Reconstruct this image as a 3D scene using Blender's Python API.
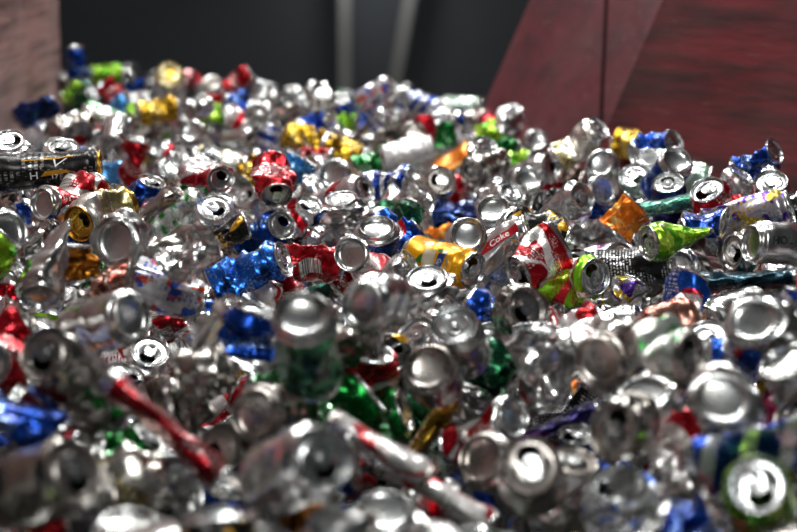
import bpy, math, random
import numpy as np
from mathutils import Vector, Matrix

for o in list(bpy.data.objects):
    bpy.data.objects.remove(o, do_unlink=True)
scene = bpy.context.scene
col = scene.collection

# ------------------------------------------------------------------ camera
F = 1882.0                       # focal length in pixels of the 797 x 532 frame
CX, CY = 398.5, 266.0
CAM_Z = 1.70
PILE_Z = 1.19                    # mean height of the heap of cans
PITCH = math.atan((266.0 + 60.0) / F)
CAN_D = 0.066
FWD = np.array([0, math.cos(PITCH), -math.sin(PITCH)])
UP = np.array([0, math.sin(PITCH), math.cos(PITCH)])
RIGHT = np.array([1.0, 0, 0])
CAM = np.array([0, 0, CAM_Z])

cam_data = bpy.data.cameras.new("camera")
cam = bpy.data.objects.new("camera", cam_data)
col.objects.link(cam)
cam.location = (0, 0, CAM_Z)
cam.rotation_euler = (math.pi / 2 - PITCH, 0, 0)
cam_data.sensor_width = 36.0
cam_data.lens = F * 36.0 / 797.0
cam_data.clip_end = 60
cam_data.dof.use_dof = True
cam_data.dof.focus_distance = CAN_D * F / 43.5
cam_data.dof.aperture_fstop = 4.1
scene.camera = cam
scene.cycles.use_denoising = True
scene.cycles.denoising_prefilter = "ACCURATE"
scene.cycles.sample_clamp_indirect = 4.0
scene.cycles.max_bounces = 6
scene.cycles.glossy_bounces = 5
scene.cycles.blur_glossy = 0.6

# ------------------------------------------------------------------ light
world = bpy.data.worlds.new("hall_ambience")
scene.world = world
world.use_nodes = True
world.node_tree.nodes["Background"].inputs[0].default_value = (0.93, 0.97, 1.0, 1)
world.node_tree.nodes["Background"].inputs[1].default_value = 0.030


def strip(name, loc, aim, sx, sy, power, color=(1, 0.99, 0.96), spin=0.0):
    l = bpy.data.lights.new(name, "AREA")
    l.shape = "RECTANGLE"
    l.size, l.size_y = sx, sy
    l.energy = power
    l.color = color
    o = bpy.data.objects.new(name, l)
    col.objects.link(o)
    o.location = loc
    d = Vector(aim) - Vector(loc)
    o.rotation_euler = (d.to_track_quat("-Z", "Y").to_matrix() @ Matrix.Rotation(spin, 3, "Z")).to_euler()
    return o


# tube lamps hanging in the hall above the bin
strip("hall_tube_lamp", (-1.3, 3.6, 4.4), (-0.8, 3.7, 1.2), 0.30, 1.9, 76, spin=0.5)
strip("hall_tube_lamp", (0.5, 3.2, 4.6), (0.2, 3.4, 1.2), 0.30, 1.9, 76, spin=0.5)
strip("hall_tube_lamp", (1.6, 6.4, 4.6), (0.4, 4.5, 1.2), 0.30, 1.9, 88, spin=0.5)
strip("hall_tube_lamp", (-0.6, 7.4, 4.5), (0.0, 4.6, 1.2), 0.30, 1.9, 125, spin=0.3)
strip("hall_tube_lamp", (-2.6, 6.6, 4.2), (0.3, 4.8, 1.2), 0.30, 1.9, 90, spin=0.3)
strip("hall_tube_lamp", (0.2, -0.9, 4.2), (0.1, 2.4, 1.2), 0.30, 1.9, 90, spin=0.5)

scene.view_settings.view_transform = "Standard"
scene.view_settings.look = "None"
scene.view_settings.gamma = 1.0
scene.view_settings.use_curve_mapping = False
scene.view_settings.exposure = 0.14


# ------------------------------------------------------------------ geometry helpers
def ray(px, py):
    return FWD + (px - CX) / F * RIGHT - (py - CY) / F * UP


def at_depth(px, py, s):
    return CAM + s * ray(px, py)


def on_plane(px, py, z=PILE_Z):
    r = ray(px, py)
    return CAM + r * ((z - CAM_Z) / r[2])


def project(P):
    d = P - CAM
    s = d @ FWD
    return CX + F * (d @ RIGHT) / s, CY - F * (d @ UP) / s, s


def plane_w(py):
    return max(17.0, 20.0 + (py - 95.0) * 0.129)


def lin(h):
    v = [int(h[i:i + 2], 16) / 255 for i in (0, 2, 4)]
    return tuple(c / 12.92 if c <= 0.04045 else ((c + 0.055) / 1.055) ** 2.4 for c in v) + (1.0,)


def make_mesh(name, V, Q, uv=None, smooth=True, matidx=None, crease=None):
    """V (n,3), Q (m,4) quads (a repeated last index is a triangle and never used here), uv per loop (m*4,2)"""
    me = bpy.data.meshes.new(name)
    V = np.ascontiguousarray(V, dtype=np.float32)
    Q = np.ascontiguousarray(Q, dtype=np.int32)
    m = len(Q)
    me.vertices.add(len(V))
    me.vertices.foreach_set("co", V.ravel())
    me.loops.add(m * 4)
    me.loops.foreach_set("vertex_index", Q.ravel())
    me.polygons.add(m)
    me.polygons.foreach_set("loop_start", np.arange(0, m * 4, 4, dtype=np.int32))
    me.polygons.foreach_set("use_smooth", np.full(m, smooth, dtype=bool))
    if matidx is not None:
        me.polygons.foreach_set("material_index", np.ascontiguousarray(matidx, dtype=np.int32))
    if uv is not None:
        l = me.uv_layers.new(name="UVMap")
        l.data.foreach_set("uv", np.ascontiguousarray(uv, dtype=np.float32).ravel())
    me.update(calc_edges=True)
    if crease:
        me.set_sharp_from_angle(angle=math.radians(crease))
    return me


def link(name, me, mat=None, parent=None, **props):
    o = bpy.data.objects.new(name, me)
    col.objects.link(o)
    if mat is not None:
        me.materials.append(mat)
    if parent is not None:
        o.parent = parent
    for k, v in props.items():
        o[k] = v
    return o


def prism(name, a, b, c, d, thick, mat, parent=None, **props):
    """a slab whose visible face is a b c d (counter-clockwise seen from the front), thickness going to the back"""
    a, b, c, d = (np.array(p, float) for p in (a, b, c, d))
    n = np.cross(b - a, d - a)
    n = n / np.linalg.norm(n) * thick
    V = np.array([a, b, c, d, a - n, b - n, c - n, d - n])
    Q = [(0, 1, 2, 3), (7, 6, 5, 4), (0, 4, 5, 1), (1, 5, 6, 2), (2, 6, 7, 3), (3, 7, 4, 0)]
    return link(name, make_mesh(name, V, Q, smooth=False), mat, parent, **props)


# ------------------------------------------------------------------ materials
class NT:
    def __init__(self, name):
        self.mat = bpy.data.materials.new(name)
        self.mat.use_nodes = True
        self.t = self.mat.node_tree
        self.bsdf = self.t.nodes["Principled BSDF"]

    def node(self, typ, **kw):
        n = self.t.nodes.new(typ)
        for k, v in kw.items():
            setattr(n, k, v)
        return n

    def put(self, sock, v):
        if hasattr(v, "is_output"):
            self.t.links.new(v, sock)
        else:
            sock.default_value = v

    def math(self, op, a, b=0.0, c=0.0, clamp=False):
        n = self.node("ShaderNodeMath", operation=op, use_clamp=clamp)
        for i, v in enumerate((a, b, c)):
            self.put(n.inputs[i], v)
        return n.outputs[0]

    def mix(self, f, a, b):
        n = self.node("ShaderNodeMix", data_type="RGBA")
        self.put(n.inputs[0], f)
        self.put(n.inputs[6], a)
        self.put(n.inputs[7], b)
        return n.outputs[2]

    def noise(self, vec, scale, detail=2.0, rough=0.5):
        n = self.node("ShaderNodeTexNoise")
        if vec is not None:
            self.t.links.new(vec, n.inputs["Vector"])
        n.inputs["Scale"].default_value = scale
        n.inputs["Detail"].default_value = detail
        n.inputs["Roughness"].default_value = rough
        return n.outputs[0]

    def mapping(self, vec, scale, rot=(0, 0, 0), loc=(0, 0, 0)):
        n = self.node("ShaderNodeMapping")
        self.t.links.new(vec, n.inputs[0])
        self.put(n.inputs[1], loc)
        n.inputs[2].default_value = rot
        n.inputs[3].default_value = scale
        return n.outputs[0]

    def step(self, v, e, soft=0.01):
        n = self.node("ShaderNodeMapRange")
        self.put(n.inputs[0], v)
        n.inputs[1].default_value = e - soft
        n.inputs[2].default_value = e + soft
        return n.outputs[0]

    def ramp(self, v, stops):
        n = self.node("ShaderNodeValToRGB")
        self.put(n.inputs[0], v)
        while len(n.color_ramp.elements) < len(stops):
            n.color_ramp.elements.new(0.5)
        for e, (p, c) in zip(n.color_ramp.elements, stops):
            e.position, e.color = p, c
        return n.outputs[0]


def metal(name, colr, rough=0.24):
    m = NT(name)
    tc = m.node("ShaderNodeTexCoord")
    oi = m.node("ShaderNodeObjectInfo")
    n1 = m.noise(tc.outputs["Object"], 60, 3)
    n2 = m.noise(tc.outputs["Object"], 24, 2)
    c = m.mix(m.step(n2, 0.60, 0.14), colr, tuple(x * k for x, k in zip(colr[:3], (0.62, 0.60, 0.57))) + (1,))
    m.put(m.bsdf.inputs["Base Color"], c)
    m.bsdf.inputs["Metallic"].default_value = 1.0
    m.put(m.bsdf.inputs["Roughness"], m.math("MULTIPLY_ADD", n1, 0.16, rough - 0.08))
    b = m.node("ShaderNodeBump")
    b.inputs["Strength"].default_value = 0.10
    b.inputs["Distance"].default_value = 0.002
    m.put(b.inputs["Height"], m.noise(tc.outputs["Object"], 130, 2))
    m.put(m.bsdf.inputs["Normal"], b.outputs[0])
    return m.mat


def label_mat(name, c1, pat="plain", c2="F0F0F0", c3="C8CCD0", metallic=0.75, rough=0.27):
    m = NT("print_" + name)
    c1, c2, c3 = lin(c1), lin(c2), lin(c3)
    if max(c1[:3]) - min(c1[:3]) > .12:      # strong inks are deep on bare metal
        c1 = tuple(x * .78 for x in c1[:3]) + (1.0,)
        metallic = min(.95, metallic + .12)
    tc = m.node("ShaderNodeTexCoord")
    oi = m.node("ShaderNodeObjectInfo")
    rnd = oi.outputs["Random"]
    uv = tc.outputs["UV"]
    sep = m.node("ShaderNodeSeparateXYZ")
    m.t.links.new(uv, sep.inputs[0])
    u, v = m.math("ADD", sep.outputs[0], 0.0), sep.outputs[1]
    warp = m.noise(m.mapping(uv, (3, 2, 1)), 1.5, 1)
    colr = c1
    a = m.math("SINE", m.math("MULTIPLY", u, 2 * math.pi))
    if pat == "wave":            # two slanting ribbons
        k = m.math("MULTIPLY_ADD", a, 0.20, m.math("MULTIPLY_ADD", warp, 0.2, -0.10))
        d = m.math("ABSOLUTE", m.math("SUBTRACT", m.math("ADD", v, k), 0.52))
        colr = m.mix(m.step(d, 0.10), c2, colr)
        d2 = m.math("ABSOLUTE", m.math("SUBTRACT", m.math("SUBTRACT", v, k), 0.80))
        colr = m.mix(m.step(d2, 0.035), c3, colr)
    elif pat == "ball":          # coloured roundel with a light wave
        k = m.math("MULTIPLY_ADD", a, 0.10, 0.5)
        d = m.math("ABSOLUTE", m.math("SUBTRACT", v, k))
        uu = m.math("SUBTRACT", m.math("FRACT", m.math("MULTIPLY", u, 2.0)), 0.5)
        r = m.math("SQRT", m.math("ADD", m.math("POWER", m.math("MULTIPLY", uu, 0.85), 2.0), m.math("POWER", m.math("SUBTRACT", v, 0.5), 2.0)))
        inner = m.mix(m.step(d, 0.05), c2, m.mix(m.step(v, 0.5), c1, c3))
        colr = m.mix(m.step(r, 0.24), inner, colr)
    elif pat == "band":          # a slanting band
        d = m.math("ABSOLUTE", m.math("SUBTRACT", m.math("MULTIPLY_ADD", a, 0.08, v), 0.55))
        colr = m.mix(m.step(d, 0.11), c2, colr)
    elif pat == "half":
        colr = m.mix(m.step(m.math("MULTIPLY_ADD", warp, 0.35, m.math("MULTIPLY_ADD", a, 0.25, v)), 0.62), colr, c2)
    elif pat == "blotch":
        n = m.noise(m.mapping(uv, (5, 4, 1)), 1.0, 2, 0.55)
        colr = m.mix(m.step(n, 0.55, 0.02), colr, c2)
        n = m.noise(m.mapping(uv, (6, 5, 1), loc=(7, 3, 1)), 1.0, 1, 0.5)
        colr = m.mix(m.step(n, 0.60, 0.015), colr, c3)
    elif pat == "ice":
        vo = m.node("ShaderNodeTexVoronoi")
        m.t.links.new(m.mapping(uv, (11, 9, 1)), vo.inputs["Vector"])
        colr = m.mix(m.step(vo.outputs["Distance"], 0.22, 0.05), c2, colr)
        colr = m.mix(m.step(m.noise(m.mapping(uv, (4, 3, 1)), 1.0, 2), 0.58, 0.03), colr, c3)
    elif pat == "stripe":
        s = m.math("FRACT", m.math("MULTIPLY_ADD", v, 3.5, m.math("MULTIPLY", u, 2.0)))
        colr = m.mix(m.step(s, 0.62), colr, c2)
    elif pat == "barcode":
        colr = m.mix(m.step(m.math("ABSOLUTE", m.math("SUBTRACT", v, 0.52)), 0.36), colr, c2)
    # small rows of print, on every can
    if pat not in ("bare",):
        rows = m.math("FRACT", m.math("MULTIPLY", v, 26.0 if pat == "text" else 19.0))
        glyph = m.noise(m.mapping(uv, (70, 19, 1)), 1.0, 1)
        zone = m.noise(m.mapping(uv, (4, 3, 1), loc=(3.3, 1.2, 0)), 1.0, 0)
        g = m.math("MULTIPLY", m.step(glyph, 0.5, 0.03), m.math("MULTIPLY", m.step(rows, 0.45, 0.03), m.step(zone, 0.40 if pat == "text" else 0.60, 0.01)))
        colr = m.mix(g, colr, c3 if pat in ("text", "blotch") else c2)
    # a barcode box once round the can
    if pat in ("barcode", "wave", "text", "band"):
        uc = m.math("ABSOLUTE", m.math("SUBTRACT", u, 0.25))
        vc = m.math("ABSOLUTE", m.math("SUBTRACT", v, 0.52))
        box = m.math("MULTIPLY", m.math("SUBTRACT", 1.0, m.step(uc, 0.075, 0.002)), m.math("SUBTRACT", 1.0, m.step(vc, 0.17, 0.003)))
        bars = m.step(m.noise(m.mapping(uv, (0.01, 60, 1)), 1.0, 2), 0.52, 0.02)
        colr = m.mix(box, colr, m.mix(bars, lin("E8EAE6"), lin("202224")))
    # worn bare spots
    wear = m.noise(tc.outputs["Object"], 90, 4, 0.6)
    colr = m.mix(m.step(wear, 0.69, 0.03), colr, lin("C4C2BE"))
    m.put(m.bsdf.inputs["Base Color"], colr)
    m.bsdf.inputs["Metallic"].default_value = metallic
    m.put(m.bsdf.inputs["Roughness"], m.math("MULTIPLY_ADD", m.noise(tc.outputs["Object"], 50, 3), 0.18, rough - 0.09))
    b = m.node("ShaderNodeBump")
    b.inputs["Strength"].default_value = 0.16
    b.inputs["Distance"].default_value = 0.003
    m.put(b.inputs["Height"], m.noise(tc.outputs["Object"], 85, 2))
    m.put(m.bsdf.inputs["Normal"], b.outputs[0])
    return m.mat


DESIGN = {   # key: (words, colour, pattern, second colour, third colour, metallic)
    "silver": ("bare silver", "CFCFCF", "bare", "FFFFFF", "FFFFFF", 1.0),
    "dull": ("dull grey silver", "9B9893", "bare", "FFFFFF", "FFFFFF", 1.0),
    "silver_red": ("silver and red", "C9C9C9", "band", "B01020", "B01020", 0.85),
    "silver_redtop": ("half-red silver", "C4C2C2", "half", "A51322", "D8D8D8", 0.85),
    "silver_blue": ("silver and blue", "C6C9CE", "blotch", "2A55A8", "DADADA", 0.85),
    "silver_green": ("silver and green", "C2C8C2", "blotch", "1F8A34", "D8DCD8", 0.85),
    "silver_text": ("black-lettered silver", "BDBDBA", "bare", "202020", "2A2A2A", 0.95),
    "silver_multi": ("red-and-blue printed silver", "C8C8CC", "blotch", "D04A22", "2B4FB0", 0.7),
    "white": ("white", "D9D9D9", "plain", "8890A0", "B0B0B0", 0.35),
    "white_red": ("white and red", "DCDADA", "wave", "B01424", "A01020", 0.4),
    "red": ("red", "A00C1A", "plain", "E8E0E0", "C8C8C8", 0.7),
    "red_white": ("red and white", "A80D1B", "wave", "E4E2E0", "D0D0D0", 0.6),
    "red_barcode": ("red barcoded", "A40E1C", "barcode", "B00F20", "E0E0E0", 0.5),
    "dark_red": ("dark red", "7E1420", "plain", "D8C8C8", "B0B0B0", 0.75),
    "blue": ("blue", "123E98", "plain", "A8C8F0", "D0D8E8", 0.75),
    "blue_ice": ("icy blue and white", "1E62C8", "ice", "9CC8F4", "10204C", 0.75),
    "blue_red": ("blue-red-white", "1450B4", "ball", "E8E8EC", "C01426", 0.65),
    "blue_white": ("blue and white striped", "1E3F9A", "stripe", "D8DCE4", "D0D0D8", 0.7),
    "light_blue": ("light blue", "4E9ADC", "plain", "D8ECF8", "F0F0F0", 0.6),
    "navy": ("navy blue", "142456", "ice", "3A68B8", "0A1024", 0.75),
    "green": ("green", "0C6E2A", "plain", "C0F0C8", "D0D8D0", 0.75),
    "dark_green": ("dark green", "124A30", "blotch", "2E8A5A", "0A2A1E", 0.75),
    "lime": ("lime green", "76A81C", "blotch", "A8CC48", "3E8A18", 0.6),
    "lime_red": ("lime-red-white", "7CC41A", "wave", "B01828", "E4E6E0", 0.5),
    "pale_green": ("pale green", "A9C7B4", "stripe", "D8E2DC", "E8F0E8", 0.7),
    "teal": ("teal", "4E8E7C", "plain", "9CC8B8", "D0E0D8", 0.75),
    "dark_teal": ("dark blue-green", "1C3A46", "plain", "4C7A88", "90A8B0", 0.7),
    "gold": ("gold", "B48E28", "plain", "F0DC90", "E8E0C0", 0.85),
    "gold_silver": ("gold and silver", "BFB27C", "half", "D2D0C8", "C8A838", 0.9),
    "yellow": ("bright yellow", "F2A808", "plain", "F6B818", "F6B010", 0.35),
    "amber": ("amber brown", "A8661A", "blotch", "D89A38", "6A3C10", 0.8),
    "copper": ("copper brown", "A8786A", "blotch", "D8C0B8", "8A4A40", 0.85),
    "orange": ("orange", "F07A10", "blotch", "F89A28", "F4C070", 0.5),
    "black": ("black", "161616", "blotch", "2A2A2C", "C8C8C8", 0.6),
    "black_plain": ("black", "121213", "plain", "8A8A8A", "A0A0A0", 0.45),
    "black_gold": ("black and gold", "141414", "blotch", "1C1C1C", "C8961E", 0.5),
    "black_text": ("white-lettered black", "1A191C", "text", "C8C8CC", "D8D8DC", 0.5),
    "purple": ("purple", "5A1E78", "half", "201A50", "C83080", 0.75),
    "purple_gold": ("purple and bronze", "B2AEB6", "blotch", "4A2A80", "B49A34", 0.85),
    "magenta": ("magenta", "9A1450", "plain", "E0A0C0", "E0D0D8", 0.7),
    "brown": ("brown", "4A3A34", "plain", "A89A90", "807068", 0.8),
}
BODY = {}
for k, (w_, c1_, p_, c2_, c3_, m_) in DESIGN.items():
    if p_ == "bare":
        BODY[k] = metal("aluminium_body_" + k, lin(c1_), 0.23)
    else:
        BODY[k] = label_mat(k, c1_, p_, c2_, c3_, m_)
ALU = metal("aluminium_end", lin("C8CBCC"), 0.25)
ALU_WARM = metal("aluminium_end_stained", lin("AAA5A1"), 0.28)
ALU_GOLD = metal("gold_end", lin("C49A3A"), 0.26)
ALU_PALE = metal("pale_gold_end", lin("BDB28C"), 0.28)
PRINT_WHITE = label_mat("lettering_white", "DADADA", "plain", "D0D0D0", "D0D0D0", 0.1, 0.4)
PRINT_BLACK = label_mat("lettering_black", "161616", "plain", "202020", "202020", 0.1, 0.4)
PRINT_RED = label_mat("lettering_red", "B01020", "plain", "B01020", "B01020", 0.4, 0.3)
PRINT_GOLD = label_mat("lettering_gold", "D09A20", "plain", "D0A030", "D0A030", 0.5, 0.3)
PRINT_BLUE = label_mat("lettering_blue", "18408C", "plain", "18408C", "18408C", 0.3, 0.35)
PRINT_GREEN = label_mat("lettering_green", "1E7A30", "plain", "1E7A30", "1E7A30", 0.3, 0.35)
PRINT_CREAM = label_mat("lettering_cream", "C8BEA4", "blotch", "B8A888", "D8D0C0", 0.3, 0.4)


def plate(name, base, dark, light, dirt, rough, spec, stretch, rot):
    """painted, scraped steel plate: streaks along the plate, worn spots"""
    m = NT(name)
    tc = m.node("ShaderNodeTexCoord")
    ob = tc.outputs["Object"]
    s1 = m.noise(m.mapping(ob, stretch, rot), 1.0, 5, 0.62)
    s2 = m.noise(m.mapping(ob, tuple(x * 2.7 for x in stretch), rot, (3, 1, 2)), 1.0, 4, 0.6)
    big = m.noise(ob, 2.2, 3, 0.6)
    c = m.mix(m.step(s1, 0.52, 0.10), lin(base), lin(dark))
    c = m.mix(m.math("MULTIPLY", m.step(s2, 0.60, 0.08), 0.55), c, lin(dirt))
    c = m.mix(m.math("MULTIPLY", m.step(big, 0.56, 0.14), 0.35), c, lin(light))
    sc = m.noise(m.mapping(ob, tuple(x * 5 for x in stretch), rot, (9, 4, 1)), 1.0, 2, 0.5)
    c = m.mix(m.math("MULTIPLY", m.step(sc, 0.70, 0.02), 0.5), c, lin(light))
    m.put(m.bsdf.inputs["Base Color"], c)
    m.put(m.bsdf.inputs["Roughness"], m.math("MULTIPLY_ADD", s1, 0.25, rough - 0.12))
    m.bsdf.inputs["Specular IOR Level"].default_value = spec
    b = m.node("ShaderNodeBump")
    b.inputs["Strength"].default_value = 0.35
    b.inputs["Distance"].default_value = 0.01
    m.put(b.inputs["Height"], m.math("ADD", s1, m.math("MULTIPLY", s2, 0.6)))
    m.put(m.bsdf.inputs["Normal"], b.outputs[0])
    return m.mat


def plain(name, hexc, rough=0.7, metallic=0.0, var=0.25, spec=0.5):
    m = NT(name)
    tc = m.node("ShaderNodeTexCoord")
    c = lin(hexc)
    n = m.noise(tc.outputs["Object"], 3.0, 4, 0.6)
    m.put(m.bsdf.inputs["Base Color"], m.mix(n, tuple(x * (1 - var) for x in c[:3]) + (1,), tuple(min(1, x * (1 + var)) for x in c[:3]) + (1,)))
    m.bsdf.inputs["Roughness"].default_value = rough
    m.bsdf.inputs["Metallic"].default_value = metallic
    m.bsdf.inputs["Specular IOR Level"].default_value = spec
    return m.mat


# ------------------------------------------------------------------ the bin and the hall
RED_PLATE = plate("red_painted_plate", "48070E", "1E0406", "4E2A2A", "120808", 0.75, 0.12, (1.6, 1.6, 16), (0.12, 0.08, 0))
RED_PLATE_WORN = plate("worn_red_plate", "502228", "3E171C", "664244", "2A1416", 0.40, 0.6, (4, 4, 8), (0.1, 0.0, 0))  # paler red: light falling on this part of the wall, put into the paint
PINK_PLATE = plate("scraped_red_plate", "98726E", "4E3432", "B49C98", "241816", 0.5, 0.6, (9, 1.0, 38), (-0.07, 0, 0))
HALL_DARK = plain("dark_hall_wall", "474B50", 0.85, 0, 0.12)
FLOOR_DARK = plain("dark_concrete", "4A4845", 0.9)
POST = plain("grey_post_paint", "7A7A78", 0.6)

S = dict(kind="structure")
prism("floor", (-9, -4, 0), (9, -4, 0), (9, 15, 0), (-9, 15, 0), 0.2, FLOOR_DARK, **S)
prism("wall_back", (9, 13.2, 0), (-9, 13.2, 0), (-9, 13.2, 7), (9, 13.2, 7), -0.2, HALL_DARK, **S)


def post(px_top, px_bot, depth):
    """a steel post in front of the back wall, traced from two pixels to the floor and the eaves"""
    a, b = at_depth(*px_top, depth), at_depth(*px_bot, depth)
    a[1] = b[1] = 12.9
    k = (a - b) / (a[2] - b[2])
    lo, hi = b + k * (0.0 - b[2]), b + k * (6.5 - b[2])
    hw = 0.048
    e = np.array([hw, 0, 0])
    prism("trim_post", lo - e, lo + e, hi + e, hi - e, 0.10, POST, **S)


post((345.5, 0), (345.5, 90), 13.0)
post((409, 0), (393, 90), 13.0)

# right side of the bin: leaning painted plates, a fold added along the edge of the light
PA = on_plane(481, 112)
PM = on_plane(598, 147)
PB = on_plane(800, 184)
along = (PB - PA); along[2] = 0; along /= np.linalg.norm(along)
outw = np.array([-along[1], along[0], 0.0])
if outw[0] < 0:
    outw = -outw
LEAN = 0.47
D = np.array([outw[0] * LEAN, outw[1] * LEAN, 1.0])
wr = bpy.data.objects.new("wall_right", None)
col.objects.link(wr)
wr["kind"] = "structure"
PE = PB + (PB - PM) * 1.3


def upto(P, z):
    return P + D * (z - P[2])


ZB, ZT = 0.25, 2.7
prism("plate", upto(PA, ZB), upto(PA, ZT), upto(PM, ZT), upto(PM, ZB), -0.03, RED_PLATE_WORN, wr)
prism("plate", upto(PM, ZB), upto(PM, ZT), upto(PE, ZT), upto(PE, ZB), -0.03, RED_PLATE, wr)


def on_plate(px, py, P0, P1):
    n = np.cross(P1 - P0, D)
    r = ray(px, py)
    return CAM + r * (((P0 - CAM) @ n) / (r @ n)), n / np.linalg.norm(n)


q0, nA = on_plate(601, 140, PA, PM)
q1, _ = on_plate(609, -40, PA, PM)
if nA @ (CAM - q0) < 0:
    nA = -nA
ww = np.cross(q1 - q0, nA); ww = ww / np.linalg.norm(ww) * 0.006
prism("weld_seam", q0 - ww + nA * .001, q1 - ww + nA * .001, q1 + ww + nA * .001, q0 + ww + nA * .001, 0.004, plain("weld_dark", "1C0A0B", 0.95, 0, .2, .05), wr)

# left side of the bin: upright scraped plate ending short of the back
LA, LB = on_plane(0, 140), on_plane(50, 103)
ldir = LB - LA; ldir[2] = 0; ldir /= np.linalg.norm(ldir)
r60 = ray(60.5, 60)
k = np.array([[r60[0], -ldir[0]], [r60[1], -ldir[1]]])
tt = np.linalg.solve(k, (LA - CAM)[:2])
LE = LA + ldir * tt[1]
LS = LA - ldir * 3.2
wl = bpy.data.objects.new("wall_left", None)
col.objects.link(wl)
wl["kind"] = "structure"


def zz(P, z):
    return np.array([P[0], P[1], z])


prism("plate", zz(LS, 0), zz(LE, 0), zz(LE, 2.9), zz(LS, 2.9), 0.05, PINK_PLATE, wl)

# lamp on the back wall above the posts
pl = at_depth(376, -62, 12.3)
strip("wall_lamp", tuple(pl), (pl[0], 13.2, pl[2] - 0.5), 0.3, 0.3, 3.0, (1, 1, 1))

# ------------------------------------------------------------------ cans
H0, R0 = 0.121, 0.033


def smooth01(x):
    x = np.clip(x, 0, 1)
    return x * x * (3 - 2 * x)


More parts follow.
